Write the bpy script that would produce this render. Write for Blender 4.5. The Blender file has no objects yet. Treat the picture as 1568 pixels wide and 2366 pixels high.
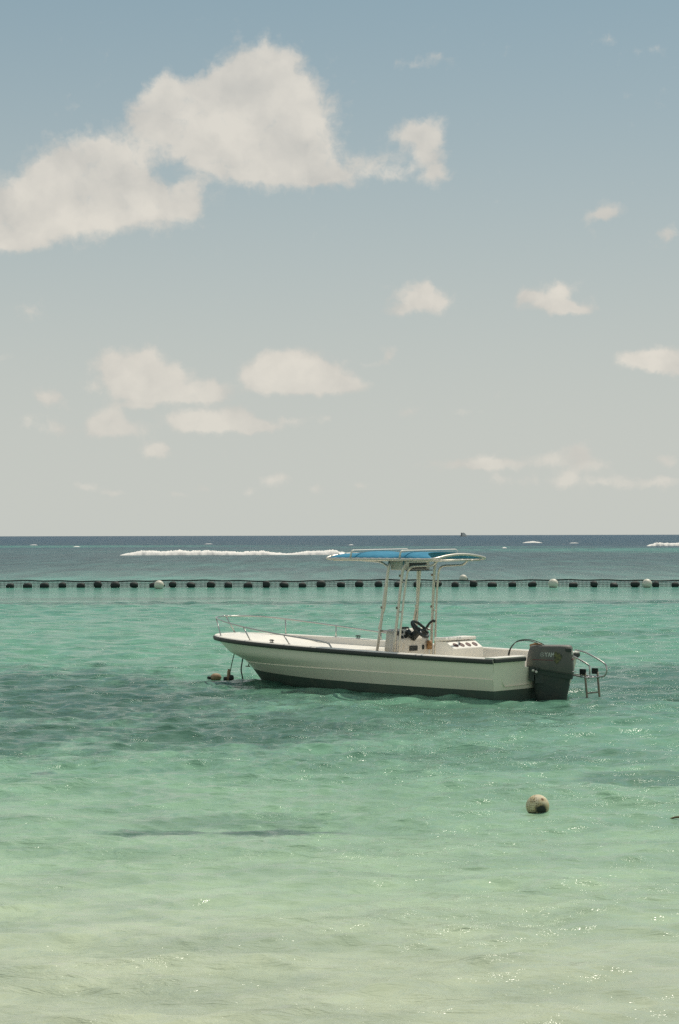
import bpy, bmesh, math, random
import numpy as np
from mathutils import Vector

scene = bpy.context.scene
col = scene.collection
R = math.radians
rng = np.random.default_rng(7)
random.seed(7)

# ------------------------------------------------------------------ camera
CAM_Z = 2.43
cam_data = bpy.data.cameras.new("camera")
cam = bpy.data.objects.new("camera", cam_data)
col.objects.link(cam)
cam_data.sensor_fit = 'VERTICAL'
cam_data.sensor_height = 36.0
cam_data.sensor_width = 24.0
cam_data.lens = 72.07
cam_data.clip_start = 0.1
cam_data.clip_end = 150000.0
cam.location = (0, 0, CAM_Z)
cam.rotation_mode = 'QUATERNION'
_p, _r = R(0.654), R(0.141)
_f = Vector((0, math.cos(_p), math.sin(_p)))
_u0 = Vector((0, -math.sin(_p), math.cos(_p)))
_x0 = Vector((1, 0, 0))
_x = _x0 * math.cos(_r) - _u0 * math.sin(_r)
_u = _x0 * math.sin(_r) + _u0 * math.cos(_r)
from mathutils import Matrix
cam.rotation_quaternion = Matrix((_x, _u, -_f)).transposed().to_quaternion()
scene.camera = cam

# ------------------------------------------------------------------ view
vs = scene.view_settings
vs.view_transform = 'Standard'
vs.look = 'None'
vs.exposure = 0.10
vs.gamma = 1.0
vs.use_curve_mapping = False
scene.cycles.use_denoising = False
scene.cycles.max_bounces = 8
scene.cycles.sample_clamp_indirect = 4.0
scene.cycles.sample_clamp_direct = 5.0
scene.cycles.caustics_reflective = False
scene.cycles.caustics_refractive = False

# ------------------------------------------------------------------ sun and sky
SUN_EL = R(60.0)
SUN_AZ = R(36.0)          # from the viewing direction towards the right, behind the boat
sd = Vector((math.sin(SUN_AZ) * math.cos(SUN_EL), math.cos(SUN_AZ) * math.cos(SUN_EL), math.sin(SUN_EL)))
sun_data = bpy.data.lights.new("sun", 'SUN')
sun_data.energy = 3.4
sun_data.angle = R(0.53)
sun_data.color = (1.0, 0.93, 0.80)
sun = bpy.data.objects.new("sun", sun_data)
col.objects.link(sun)
sun.rotation_mode = 'QUATERNION'
sun.rotation_quaternion = sd.to_track_quat('Z', 'Y')
sun.location = sd * 50

world = bpy.data.worlds.new("World")
scene.world = world
world.use_nodes = True
wt = world.node_tree
wt.nodes.clear()


class NT:
    """small node-graph helper"""
    def __init__(self, tree):
        self.t = tree

    def n(self, typ, **kw):
        nd = self.t.nodes.new(typ)
        for k, v in kw.items():
            setattr(nd, k, v)
        return nd

    def set(self, sock, v):
        if isinstance(v, bpy.types.NodeSocket):
            self.t.links.new(v, sock)
        elif isinstance(v, (tuple, list)) and len(v) == 3 and sock.type == 'RGBA':
            sock.default_value = (*v, 1)
        else:
            sock.default_value = v

    def m(self, op, a, b=None, c=None, clamp=False):
        nd = self.n('ShaderNodeMath', operation=op, use_clamp=clamp)
        self.set(nd.inputs[0], a)
        if b is not None:
            self.set(nd.inputs[1], b)
        if c is not None:
            self.set(nd.inputs[2], c)
        return nd.outputs[0]

    def v(self, op, a, b=None, c=None, out=0):
        nd = self.n('ShaderNodeVectorMath', operation=op)
        self.set(nd.inputs[0], a)
        if b is not None:
            self.set(nd.inputs[1], b)
        if c is not None:
            self.set(nd.inputs[2], c)
        return nd.outputs[out]

    def noise(self, vec, scale, detail=4, rough=.5, out=0, lac=2.0, dist=0.0):
        nd = self.n('ShaderNodeTexNoise')
        self.set(nd.inputs['Vector'], vec)
        nd.inputs['Scale'].default_value = scale
        nd.inputs['Detail'].default_value = detail
        nd.inputs['Roughness'].default_value = rough
        nd.inputs['Lacunarity'].default_value = lac
        nd.inputs['Distortion'].default_value = dist
        return nd.outputs[out]

    def smooth(self, val, lo, hi, a=0.0, b=1.0):
        nd = self.n('ShaderNodeMapRange', interpolation_type='SMOOTHSTEP')
        self.set(nd.inputs[0], val)
        self.set(nd.inputs[1], lo)
        self.set(nd.inputs[2], hi)
        self.set(nd.inputs[3], a)
        self.set(nd.inputs[4], b)
        return nd.outputs[0]

    def lin(self, val, lo, hi, a=0.0, b=1.0):
        nd = self.n('ShaderNodeMapRange', clamp=True)
        self.set(nd.inputs[0], val)
        self.set(nd.inputs[1], lo)
        self.set(nd.inputs[2], hi)
        self.set(nd.inputs[3], a)
        self.set(nd.inputs[4], b)
        return nd.outputs[0]

    def mix(self, fac, a, b, blend='MIX'):
        nd = self.n('ShaderNodeMix', data_type='RGBA', blend_type=blend)
        self.set(nd.inputs[0], fac)
        self.set(nd.inputs[6], a)
        self.set(nd.inputs[7], b)
        return nd.outputs[2]

    def ramp(self, fac, stops, interp='LINEAR'):
        nd = self.n('ShaderNodeValToRGB')
        cr = nd.color_ramp
        cr.interpolation = interp
        while len(cr.elements) < len(stops):
            cr.elements.new(0.5)
        for e, (p, c) in zip(cr.elements, stops):
            e.position = p
            e.color = (*c, 1)
        self.set(nd.inputs[0], fac)
        return nd.outputs[0]

    def comb(self, x, y, z):
        nd = self.n('ShaderNodeCombineXYZ')
        for s, q in zip(nd.inputs, (x, y, z)):
            self.set(s, q)
        return nd.outputs[0]

    def sep(self, v):
        nd = self.n('ShaderNodeSeparateXYZ')
        self.set(nd.inputs[0], v)
        return nd.outputs


w = NT(wt)
BG = 0.08                                     # Background strength
sky = w.n('ShaderNodeTexSky', sky_type='NISHITA')
sky.sun_disc = False
sky.sun_elevation = SUN_EL
sky.sun_rotation = SUN_AZ
sky.altitude = 0
sky.air_density = 1.0
sky.dust_density = 0.7
sky.ozone_density = 1.0
tc = w.n('ShaderNodeTexCoord').outputs['Generated']
dx, dy, dz = w.sep(tc)
az = w.m('MULTIPLY', w.m('ARCTAN2', dx, dy), 10.0)
el = w.m('MULTIPLY', w.m('ARCSINE', dz), 10.0)
uv = w.comb(az, el, 0.0)
SKY_SAT, SKY_TINT = 0.73, (.70, 1.30, 1.54)
hs = w.n('ShaderNodeHueSaturation')
hs.inputs['Saturation'].default_value = SKY_SAT
gm_ = w.n('ShaderNodeGamma')
w.set(gm_.inputs[0], sky.outputs[0])
gm_.inputs[1].default_value = 0.6        # film-like compression of the sky's range
w.set(hs.inputs['Color'], gm_.outputs[0])
skyc = w.mix(1.0, hs.outputs[0], SKY_TINT, 'MULTIPLY')
# sea haze: the low sky is a pale warm grey that thins out upwards
hz = w.m('DIVIDE', 1.0, w.m('ADD', 1.0, w.m('POWER', w.m('DIVIDE', w.m('MAXIMUM', el, 0.0), 1.95), 2.5)))
HAZE = tuple(c / BG for c in (0.53, 0.545, 0.505))
skyc = w.mix(w.m('MULTIPLY', hz, 0.97), skyc, HAZE)

# cumulus: soft lobes (azimuth, elevation in tenths of a radian), eroded by fractal noise
LOBES = [  # u, v, ru, rv, weight
]


def px(x, y, rx, ry, wgt=1.0):
    wgt = wgt + .13 if 0 < wgt < .86 else wgt
    LOBES.append(((x - 973.5) / 588.0, (1535.5 - y) / 588.0, rx / 588.0, ry / 588.0, wgt))


# the large bank, its lower left wing and its right-hand puff
for a in [(760, 205, 62, 50, 1), (690, 270, 80, 60, 1), (805, 270, 85, 75, 1), (620, 320, 90, 60, 1), (740, 360, 140, 90, 1), (855, 400, 75, 80, 1), (885, 470, 70, 50, .95),
          (935, 518, 60, 22, .7), (700, 440, 130, 65, 1), (482, 290, 42, 42, .85), (430, 345, 55, 50, .85), (520, 375, 90, 60, .95), (800, 495, 130, 34, .9), (600, 440, 60, 50, .5),
          (300, 455, 90, 50, .9), (215, 520, 110, 62, 1), (330, 555, 120, 65, .95), (150, 580, 110, 58, 1), (450, 598, 85, 48, .95), (535, 570, 36, 50, .75), (240, 630, 150, 40, 1),
          (60, 635, 120, 48, .8), (20, 692, 130, 26, .85), (-110, 650, 150, 60, .9), (-300, 600, 160, 80, .9), (505, 515, 45, 30, -.50), (392, 572, 36, 20, -.45), (100, 655, 60, 12, -.35),
          (1165, 398, 58, 20, .62), (1232, 390, 38, 40, .66), (1222, 450, 42, 46, .56), (1262, 512, 36, 34, .42), (1120, 470, 60, 30, .30), (1040, 475, 50, 26, .24), (1150, 512, 100, 20, .28),
          (1250, 191, 45, 20, .40), (1179, 213, 40, 14, .30), (1860, 190, 90, 22, .22), (1745, 150, 36, 18, .20), (1755, 623, 32, 25, .72), (1720, 635, 40, 14, .4), (1906, 690, 26, 18, .45), (214, 330, 24, 14, .12),
          (1181, 856, 44, 32, .82), (1254, 862, 50, 28, .75), (1232, 820, 18, 16, .5), (1145, 895, 40, 18, .38),
          (1568, 868, 50, 28, .82), (1610, 834, 24, 20, .7), (1610, 889, 60, 16, .75), (1505, 856, 30, 22, .52), (1655, 898, 30, 12, .5),
          (1845, 1045, 70, 22, .95), (1906, 1037, 70, 28, 1), (2020, 1045, 100, 34, 1), (1115, 1010, 25, 22, .42), (1066, 1043, 35, 12, .38),
          (315, 1028, 40, 28, .9), (420, 1026, 42, 38, .95), (345, 1072, 45, 34, .95), (412, 1090, 62, 45, 1), (497, 1086, 42, 36, .95), (455, 1130, 120, 25, .95), (607, 1115, 32, 28, .8), (545, 1143, 75, 14, .7), (260, 1105, 30, 24, .36),
          (812, 1039, 52, 30, .95), (761, 1057, 48, 32, .95), (863, 1064, 70, 36, 1), (936, 1086, 66, 30, .95), (845, 1110, 130, 18, .95), (995, 1108, 42, 14, .8), (710, 1076, 28, 18, .7),
          (139, 1141, 38, 25, .85), (80, 1210, 24, 22, .45), (157, 1225, 35, 24, .58),
          (322, 1196, 38, 26, .85), (293, 1225, 45, 24, .8), (358, 1236, 50, 18, .8), (541, 1210, 58, 25, .78), (585, 1207, 44, 25, .82), (680, 1198, 42, 28, .95), (658, 1225, 100, 18, .85), (739, 1232, 40, 14, .7), (410, 1168, 60, 10, .45),
          (424, 1298, 30, 19, .78), (464, 1298, 30, 19, .78), (256, 1390, 32, 14, .7), (320, 1402, 26, 9, .45), (779, 1379, 22, 14, .66), (819, 1375, 22, 14, .66), (717, 1404, 30, 11, .5), (905, 1400, 26, 10, .42), (1030, 1388, 26, 10, .42), (600, 1400, 24, 9, .38), (520, 1420, 30, 9, .36),
          (1392, 1322, 38, 18, .84), (1320, 1338, 66, 13, .76), (1459, 1333, 56, 14, .76), (1580, 1322, 36, 18, .85), (1658, 1304, 32, 22, .95), (1622, 1375, 28, 20, .8), (1694, 1339, 48, 17, .74), (1906, 1330, 32, 17, .8), (1740, 1385, 100, 15, .56), (1900, 1392, 56, 15, .66), (1480, 1375, 90, 14, .45),
          (1165, 1183, 26, 14, .45), (1330, 1180, 60, 10, .34), (1480, 1214, 22, 10, .34), (940, 1196, 30, 14, .4), (850, 1210, 40, 12, .36), (90, 900, 40, 26, .34), (10, 1032, 50, 16, .42)]:
    px(*a)
warp = w.noise(uv, 2.6, 4, .55, out=1)
wuv = w.v('ADD', uv, w.v('MULTIPLY', w.v('SUBTRACT', warp, (.5, .5, .5)), (.11, .09, 0)))
warp2 = w.noise(uv, 11.0, 4, .6, out=1)
wuv = w.v('ADD', wuv, w.v('MULTIPLY', w.v('SUBTRACT', warp2, (.5, .5, .5)), (.07, .055, 0)))
acc = None
for (u_, v_, ru, rv, wg) in LOBES:
    q = w.v('MULTIPLY_ADD', wuv, (1 / ru, 1 / rv, 0), (-u_ / ru, -v_ / rv, 0))
    d2 = w.v('DOT_PRODUCT', q, q, out=1)
    g = w.m('MULTIPLY', w.m('POWER', 0.5, d2), wg)
    acc = g if acc is None else w.m('ADD', acc, g)
# outside the frame: unseen noise cumulus, made denser to brighten the shaded hull
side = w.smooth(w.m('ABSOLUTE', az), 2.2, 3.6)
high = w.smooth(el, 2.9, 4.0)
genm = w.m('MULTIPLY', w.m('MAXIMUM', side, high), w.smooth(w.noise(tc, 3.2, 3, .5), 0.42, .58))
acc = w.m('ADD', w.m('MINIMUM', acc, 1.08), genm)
n1 = w.noise(wuv, 4.6, 10, .62)
s1 = w.noise(wuv, 3.4, 5, .48)
n2 = w.noise(w.v('ADD', wuv, (.06, .11, 0)), 3.4, 5, .48)
n3 = w.noise(wuv, 15.0, 6, .6)
body = w.m('ADD', acc, w.m('ADD', w.m('MULTIPLY', w.m('SUBTRACT', n1, .5), 1.15), w.m('MULTIPLY', w.m('SUBTRACT', n3, .5), 1.05)))
dens = w.m('MULTIPLY', w.smooth(body, .17, 1.0), w.lin(el, 0.0, 1.0, .55, 1.0))
dens = w.m('MULTIPLY', dens, w.lin(el, 1.2, 3.0, .92, .92))
lit = w.lin(w.m('ADD', w.m('MULTIPLY', w.m('SUBTRACT', s1, n2), 2.3), w.m('MULTIPLY', body, .30)), -.25, .7)
CL_S = tuple(c / BG for c in (0.57, 0.54, 0.49))
CL_L = tuple(c / BG for c in (0.75, 0.695, 0.61))
cloudc = w.mix(lit, CL_S, CL_L)
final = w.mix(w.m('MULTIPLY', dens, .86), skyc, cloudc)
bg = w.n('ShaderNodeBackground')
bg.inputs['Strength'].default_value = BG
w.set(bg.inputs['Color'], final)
wo = w.n('ShaderNodeOutputWorld')
wt.links.new(bg.outputs[0], wo.inputs['Surface'])
world.cycles.sampling_method = 'MANUAL'
world.cycles.sample_map_resolution = 512


# ================================================================== materials
def mat(name, color=(.5, .5, .5), rough=.5, metal=0.0, spec=.5, ior=None, build=None, coat=0.0):
    m = bpy.data.materials.new(name)
    m.use_nodes = True
    t = NT(m.node_tree)
    p = m.node_tree.nodes['Principled BSDF']
    p.inputs['Base Color'].default_value = (*color, 1)
    p.inputs['Roughness'].default_value = rough
    p.inputs['Metallic'].default_value = metal
    p.inputs['Specular IOR Level'].default_value = spec
    p.inputs['Coat Weight'].default_value = coat
    if ior:
        p.inputs['IOR'].default_value = ior
    if build:
        build(t, p)
    return m


def worn(base, dirt, scale=3.0, amount=.5, streak=(1, 1, 1), lo=.45, hi=.75, rough=(.3, .6), bump=0.0):
    """base colour broken by grime with its own shape, in object space"""
    def f(t, p):
        oc = t.n('ShaderNodeTexCoord').outputs['Object']
        v = t.v('MULTIPLY', oc, streak)
        n = t.noise(v, scale, 8, .62)
        fine = t.noise(oc, scale * 14, 4, .6)
        k = t.m('MULTIPLY', t.smooth(n, lo, hi), amount)
        c = t.mix(k, base, dirt)
        c = t.mix(t.m('MULTIPLY', t.smooth(fine, .55, .8), amount * .5), c, dirt)
        t.set(p.inputs['Base Color'], c)
        t.set(p.inputs['Roughness'], t.lin(n, .3, .7, rough[0], rough[1]))
        if bump:
            b = t.n('ShaderNodeBump')
            b.inputs['Strength'].default_value = bump
            b.inputs['Distance'].default_value = .01
            t.set(b.inputs['Height'], fine)
            t.set(p.inputs['Normal'], b.outputs[0])
    return f


M = {}
M['gelcoat'] = mat('gelcoat_white', build=worn((.84, .80, .72), (.66, .60, .50), 2.2, .25, (1, 1, 3), rough=(.28, .45)))
M['topsides'] = mat('gelcoat_topsides', build=worn((.90, .83, .68), (.72, .65, .49), 1.6, .25, (.6, .6, 2.2), rough=(.3, .5)))


def hull_paint(t, p):
    worn((.90, .83, .68), (.72, .65, .49), 1.6, .25, (.6, .6, 2.2), rough=(.3, .5))(t, p)
    base = p.inputs['Base Color'].links[0].from_socket
    oc = t.n('ShaderNodeTexCoord').outputs['Object']
    st = t.noise(t.v('MULTIPLY', oc, (5.5, 1.5, .35)), 1.0, 5, .65)
    c = t.mix(t.m('MULTIPLY', t.smooth(st, .58, .76), .20), base, (.50, .43, .29))
    sc = t.noise(t.v('MULTIPLY', oc, (1.6, 1.0, 9.0)), 1.0, 7, .7)
    c = t.mix(t.m('MULTIPLY', t.smooth(sc, .67, .75), .28), c, (.36, .35, .30))
    t.set(p.inputs['Base Color'], c)


M['topsides'] = mat('gelcoat_topsides', build=hull_paint)
M['console'] = mat('gelcoat_console', build=worn((.74, .70, .62), (.55, .40, .20), 5, .50, (1, 1, .6), lo=.45, hi=.72, rough=(.35, .55)))
M['bottom'] = mat('antifouling', build=worn((.066, .100, .076), (.10, .12, .082), 4, .8, rough=(.5, .8), bump=.3))
M['rubber'] = mat('black_rubber', build=worn((.042, .048, .042), (.085, .082, .07), 6, .5, rough=(.45, .7)))
M['alu'] = mat('aluminium_tube', (.66, .62, .54), .38, .75)
M['steel'] = mat('stainless_tube', (.55, .53, .50), .16, 1.0)
M['steel_dull'] = mat('stained_steel', build=worn((.30, .25, .19), (.10, .09, .07), 12, .9, rough=(.3, .6)))
M['canvas'] = mat('blue_canvas', rough=.85, spec=.2, build=worn((.045, .23, .36), (.028, .15, .25), 5, .7, (1, 2.4, 1), rough=(.75, .9), bump=.5))
M['white_tube'] = mat('white_tube', (.72, .69, .62), .35)
M['black'] = mat('black_plastic', build=worn((.022, .030, .027), (.045, .05, .045), 9, .6, rough=(.35, .6)))
M['cowl'] = mat('charcoal_cowling', build=worn((.10, .10, .088), (.16, .148, .118), 6, .8, rough=(.4, .65), bump=.1))
M['cowl_low'] = mat('dark_leg_paint', build=worn((.036, .052, .044), (.075, .08, .06), 7, .7, rough=(.45, .7)))
M['text'] = mat('faded_white_print', (.50, .51, .46), .6)
M['mark'] = mat('white_print', (.6, .58, .52), .6)
M['red'] = mat('faded_red_print', (.16, .045, .045), .6)
M['moss'] = mat('peeling_sticker', rough=.8, build=worn((.14, .14, .055), (.05, .055, .04), 26, 1.0, lo=.42, hi=.62, rough=(.7, .9)))
M['rope'] = mat('mooring_rope', (.14, .12, .08), .9)
M['darkrope'] = mat('wet_rope', (.022, .03, .03), .7)
M['rust'] = mat('rust_brown_plastic', build=worn((.36, .19, .07), (.17, .09, .04), 10, .8))
M['hole'] = mat('dark_red_cup', (.085, .028, .022), .6)
M['buoy_white'] = mat('white_buoy', build=worn((.66, .62, .53), (.36, .34, .20), 7, .6, rough=(.45, .65)))
M['foam'] = mat('sea_foam', (.80, .78, .74), .9, spec=.2)
M['float_dark'] = mat('dark_float', build=worn((.016, .024, .022), (.04, .05, .04), 5, .7, rough=(.6, .85)))
M['net'] = mat('dark_net', (.012, .030, .026), .8)
M['brown_float'] = mat('brown_float', build=worn((.33, .22, .13), (.12, .075, .04), 9, .8, rough=(.5, .8)))
M['wood'] = mat('wet_stick', build=worn((.16, .125, .06), (.05, .04, .02), 20, .8))
M['ship_grey'] = mat('far_grey_paint', (.20, .22, .23), .5)
M['ship_white'] = mat('far_white_paint', (.72, .70, .64), .4)


# ================================================================== mesh helpers
def link(name, verts, faces, material, parent=None, smooth=False, label=None, cat=None, group=None, kind=None):
    me = bpy.data.meshes.new(name)
    me.from_pydata([tuple(map(float, v)) for v in verts], [], [tuple(int(i) for i in f) for f in faces])
    me.validate()
    bm = bmesh.new()
    bm.from_mesh(me)
    bmesh.ops.remove_doubles(bm, verts=bm.verts, dist=1e-5)
    bmesh.ops.recalc_face_normals(bm, faces=bm.faces)
    bm.to_mesh(me)
    bm.free()
    if smooth:
        for p in me.polygons:
            p.use_smooth = True
    me.materials.append(M[material] if isinstance(material, str) else material)
    o = bpy.data.objects.new(name, me)
    col.objects.link(o)
    if parent is not None:
        o.parent = parent
    tag(o, label, cat, group, kind)
    return o


def tag(o, label=None, cat=None, group=None, kind=None):
    for k, v in (('label', label), ('category', cat), ('group', group), ('kind', kind)):
        if v:
            o[k] = v


def empty(name, loc=(0, 0, 0), rz=0.0, **kw):
    o = bpy.data.objects.new(name, None)
    o.empty_display_size = .2
    o.location = loc
    o.rotation_euler = (0, 0, rz)
    col.objects.link(o)
    tag(o, **kw)
    return o


class G:
    """collects geometry"""
    def __init__(self):
        self.v, self.f = [], []

    def add(self, v, f):
        o = len(self.v)
        self.v += [tuple(q) for q in v]
        self.f += [tuple(i + o for i in q) for q in f]
        return self

    def box(self, lo, hi):
        (a, b, c), (d, e, g) = lo, hi
        return self.add([(a, b, c), (d, b, c), (d, e, c), (a, e, c), (a, b, g), (d, b, g), (d, e, g), (a, e, g)],
                        [(0, 3, 2, 1), (4, 5, 6, 7), (0, 1, 5, 4), (1, 2, 6, 5), (2, 3, 7, 6), (3, 0, 4, 7)])

    def tube(self, pts, r, n=8, closed=False, caps=True, flat=None):
        P = [np.array(p, float) for p in pts]
        m = len(P)
        if np.isscalar(r):
            r = [r] * m
        rings, prev = [], None
        for i in range(m):
            if closed:
                t = P[(i + 1) % m] - P[i - 1]
            else:
                t = P[min(i + 1, m - 1)] - P[max(i - 1, 0)]
            t = t / (np.linalg.norm(t) + 1e-12)
            if prev is None:
                a = np.array([0, 0, 1.]) if abs(t[2]) < .9 else np.array([1., 0, 0])
                nrm = np.cross(t, a)
            else:
                nrm = prev - t * (prev @ t)
            nrm /= np.linalg.norm(nrm) + 1e-12
            prev = nrm
            bn = np.cross(t, nrm)
            rings.append([P[i] + r[i] * (math.cos(2 * math.pi * k / n) * nrm + math.sin(2 * math.pi * k / n) * bn) for k in range(n)])
        v = [q for ring in rings for q in ring]
        f = []
        for i in range(m if closed else m - 1):
            j = (i + 1) % m
            for k in range(n):
                f.append((i * n + k, i * n + (k + 1) % n, j * n + (k + 1) % n, j * n + k))
        if caps and not closed:
            f.append(tuple(range(n))[::-1])
            f.append(tuple((m - 1) * n + k for k in range(n)))
        return self.add(v, f)

    def lathe(self, prof, n=20, org=(0, 0, 0), axis=2):
        v, f = [], []
        for (r, z) in prof:
            for k in range(n):
                a = 2 * math.pi * k / n
                q = [r * math.cos(a), r * math.sin(a), z]
                if axis == 0:
                    q = [q[2], q[0], q[1]]
                elif axis == 1:
                    q = [q[0], q[2], q[1]]
                v.append((q[0] + org[0], q[1] + org[1], q[2] + org[2]))
        for i in range(len(prof) - 1):
            for k in range(n):
                f.append((i * n + k, i * n + (k + 1) % n, (i + 1) * n + (k + 1) % n, (i + 1) * n + k))
        f.append(tuple(range(n))[::-1])
        f.append(tuple((len(prof) - 1) * n + k for k in range(n)))
        return self.add(v, f)

    def grid(self, rows):
        """rows: list of equal length point lists"""
        n = len(rows[0])
        v = [q for r_ in rows for q in r_]
        f = [(i * n + k, i * n + k + 1, (i + 1) * n + k + 1, (i + 1) * n + k) for i in range(len(rows) - 1) for k in range(n - 1)]
        return self.add(v, f)

    def prism(self, poly, axis, lo, hi):
        """polygon in the two other axes extruded along axis"""
        def p3(a, b, c):
            return {0: (c, a, b), 1: (a, c, b), 2: (a, b, c)}[axis]
        n = len(poly)
        v = [p3(a, b, lo) for a, b in poly] + [p3(a, b, hi) for a, b in poly]
        f = [tuple(range(n)), tuple(range(n, 2 * n))[::-1]] + [(i, (i + 1) % n, n + (i + 1) % n, n + i) for i in range(n)]
        return self.add(v, f)

    def out(self, name, material, parent=None, bevel=0.0, **kw):
        o = link(name, self.v, self.f, material, parent, **kw)
        if bevel:
            md = o.modifiers.new('bevel', 'BEVEL')
            md.width = bevel
            md.segments = 2
            md.limit_method = 'ANGLE'
        return o


def spline(pts, per=6, closed=False):
    """Catmull-Rom through the points"""
    P = [np.array(p, float) for p in pts]
    n = len(P)
    out = []
    for i in range(n if closed else n - 1):
        if closed:
            a, b, c, d = P[i - 1], P[i], P[(i + 1) % n], P[(i + 2) % n]
        else:
            a, b, c, d = P[max(i - 1, 0)], P[i], P[i + 1], P[min(i + 2, n - 1)]
        for k in range(per):
            t = k / per
            out.append(.5 * ((2 * b) + (c - a) * t + (2 * a - 5 * b + 4 * c - d) * t * t + (3 * b - a - 3 * c + d) * t ** 3))
    if not closed:
        out.append(P[-1])
    return out


def fillet(pts, rad, per=5):
    """polyline with rounded corners"""
    P = [np.array(p, float) for p in pts]
    out = [P[0]]
    for i in range(1, len(P) - 1):
        a, b, c = P[i - 1], P[i], P[i + 1]
        r = rad[i - 1] if isinstance(rad, (list, tuple)) else rad
        la, lc = np.linalg.norm(a - b), np.linalg.norm(c - b)
        d = min(r, la * .48, lc * .48)
        s, e = b + (a - b) / la * d, b + (c - b) / lc * d
        for k in range(per + 1):
            t = k / per
            out.append((1 - t) ** 2 * s + 2 * t * (1 - t) * b + t * t * e)
    out.append(P[-1])
    return out


# ================================================================== sea
def sea_material():
    m = bpy.data.materials.new('sea_water')
    m.use_nodes = True
    t = NT(m.node_tree)
    p = m.node_tree.nodes['Principled BSDF']
    pos = t.n('ShaderNodeNewGeometry').outputs['Position']
    x, y, z = t.sep(pos)
    flat = t.comb(x, y, 0.0)
    # slow wander of the depth contours
    wv = t.v('MULTIPLY', flat, (.05, .11, 0))
    wander = t.m('SUBTRACT', t.noise(wv, 1.0, 4, .55), .5)
    far = t.v('MULTIPLY', flat, (.006, .016, 0))
    wander2 = t.m('SUBTRACT', t.noise(far, 1.0, 5, .6), .5)
    lg = t.m('LOGARITHM', t.m('MAXIMUM', y, 5.0), 10.0)          # log10 of distance offshore
    lg = t.m('ADD', lg, t.m('ADD', t.m('MULTIPLY', wander, .20), t.m('MULTIPLY', wander2, t.smooth(lg, 1.9, 2.3, 0.0, .45))))
    stops = [(8, (.435, .465, .335)), (12, (.405, .47, .335)), (15, (.325, .455, .305)), (19, (.215, .38, .25)), (24, (.16, .33, .225)), (32, (.13, .30, .205)),
             (48, (.13, .33, .225)), (66, (.115, .31, .22)), (95, (.09, .29, .22)), (112, (.060, .190, .170)), (150, (.040, .110, .118)),
             (260, (.040, .095, .112)), (330, (.036, .110, .128)), (480, (.018, .070, .108)), (1500, (.010, .062, .112)), (9000, (.008, .058, .110))]
    lo, hi = .85, 4.0
    c = t.ramp(t.lin(lg, lo, hi), [((math.log10(d) - lo) / (hi - lo), k) for d, k in stops])
    # turquoise sand tongues further out
    tg = t.v('MULTIPLY', flat, (.010, .05, 0))
    tong = t.m('MULTIPLY', t.smooth(t.noise(tg, 1.0, 4, .55), .53, .68), t.m('MULTIPLY', t.smooth(y, 95, 125), t.smooth(y, 500, 300)))
    c = t.mix(t.m('MULTIPLY', tong, .6), c, (.055, .175, .15))
    # bright sand banks out past the barrier
    wb_ = t.m('SUBTRACT', t.noise(t.v('MULTIPLY', flat, (.06, .09, 0)), 1.0, 5, .6), .5)
    for (cx, cy, rx, ry, k) in [(-15, 113, 13, 11, .9), (60, 330, 50, 55, .75), (-75, 480, 70, 60, .7), (20, 420, 40, 30, .45), (-8, 170, 16, 14, .3)]:
        q = t.v('MULTIPLY_ADD', flat, (1 / rx, 1 / ry, 0), (-cx / rx, -cy / ry, 0))
        d = t.v('LENGTH', q, out=1)
        c = t.mix(t.m('MULTIPLY', t.smooth(t.m('ADD', d, t.m('MULTIPLY', wb_, 1.4)), 1.2, .35), k), c, (.055, .24, .20))
    # seagrass beds; the bed before the hull also paints in its dark reflection
    sg = None
    wn = t.m('SUBTRACT', t.noise(t.v('MULTIPLY', flat, (.55, .32, 0)), 1.0, 6, .6), .5)
    wn = t.m('ADD', wn, t.m('MULTIPLY', t.m('SUBTRACT', t.noise(t.v('MULTIPLY', flat, (1.7, 1.5, 0)), 1.0, 6, .70), .5), 1.7))
    for (cx, cy, rx, ry, k) in [(-3.6, 30.5, 3.6, 5.2, .92), (-1.6, 25.6, 2.6, 2.6, .85), (-4.6, 24.6, 2.6, 2.4, .8), (-6.0, 34, 4.0, 4.0, .8), (0.8, 26.8, 2.2, 1.8, .45), 
                                (5.2, 34, 2.8, 5.0, .72), (6.2, 29.5, 2.2, 2.4, .55), (1.2, 28.2, 3.4, 1.8, .58), (3.8, 31.0, 2.0, 2.2, .65), (1.6, 22.5, 2.4, 1.0, .35), (3.35, 20.4, .75, .75, .55), (-.3, 21.6, 1.3, .8, .3),
                                (-1.45, 16.85, .55, .26, .9), (-.62, 16.85, .55, .28, .95), (-1.05, 17.5, 1.1, .35, .4), (-3.1, 21.2, .16, .2, .8),
                                (5, 74, 26, 2.2, .75), (-10, 79, 8, 2.2, .6), (-4, 73.5, 5, 1.6, .5), (4, 62, 5, 1.6, .3), (7.5, 50, 3.5, 2.0, .4)]:
        q = t.v('MULTIPLY_ADD', flat, (1 / rx, 1 / ry, 0), (-cx / rx, -cy / ry, 0))
        d = t.v('LENGTH', q, out=1)
        g = t.m('MULTIPLY', t.smooth(t.m('ADD', d, t.m('MULTIPLY', wn, 1.5)), 1.25, .45), k)
        sg = g if sg is None else t.m('MAXIMUM', sg, g)
    c = t.mix(t.m('MULTIPLY', sg, .84), c, (.022, .078, .058))
    # fine mottling of the bottom seen through the water
    mott = t.noise(t.v('MULTIPLY', flat, (.9, 1.6, 0)), 1.0, 7, .65)
    c = t.mix(1.0, c, t.mix(t.smooth(mott, .3, .7), (.80, .83, .84), (1.15, 1.13, 1.12)), 'MULTIPLY')
    # far out: wave light and shade painted into the colour, with foam-flecked streaks
    fk = t.noise(t.v('MULTIPLY', flat, (.55, .055, 0)), 1.0, 6, .68)
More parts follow.
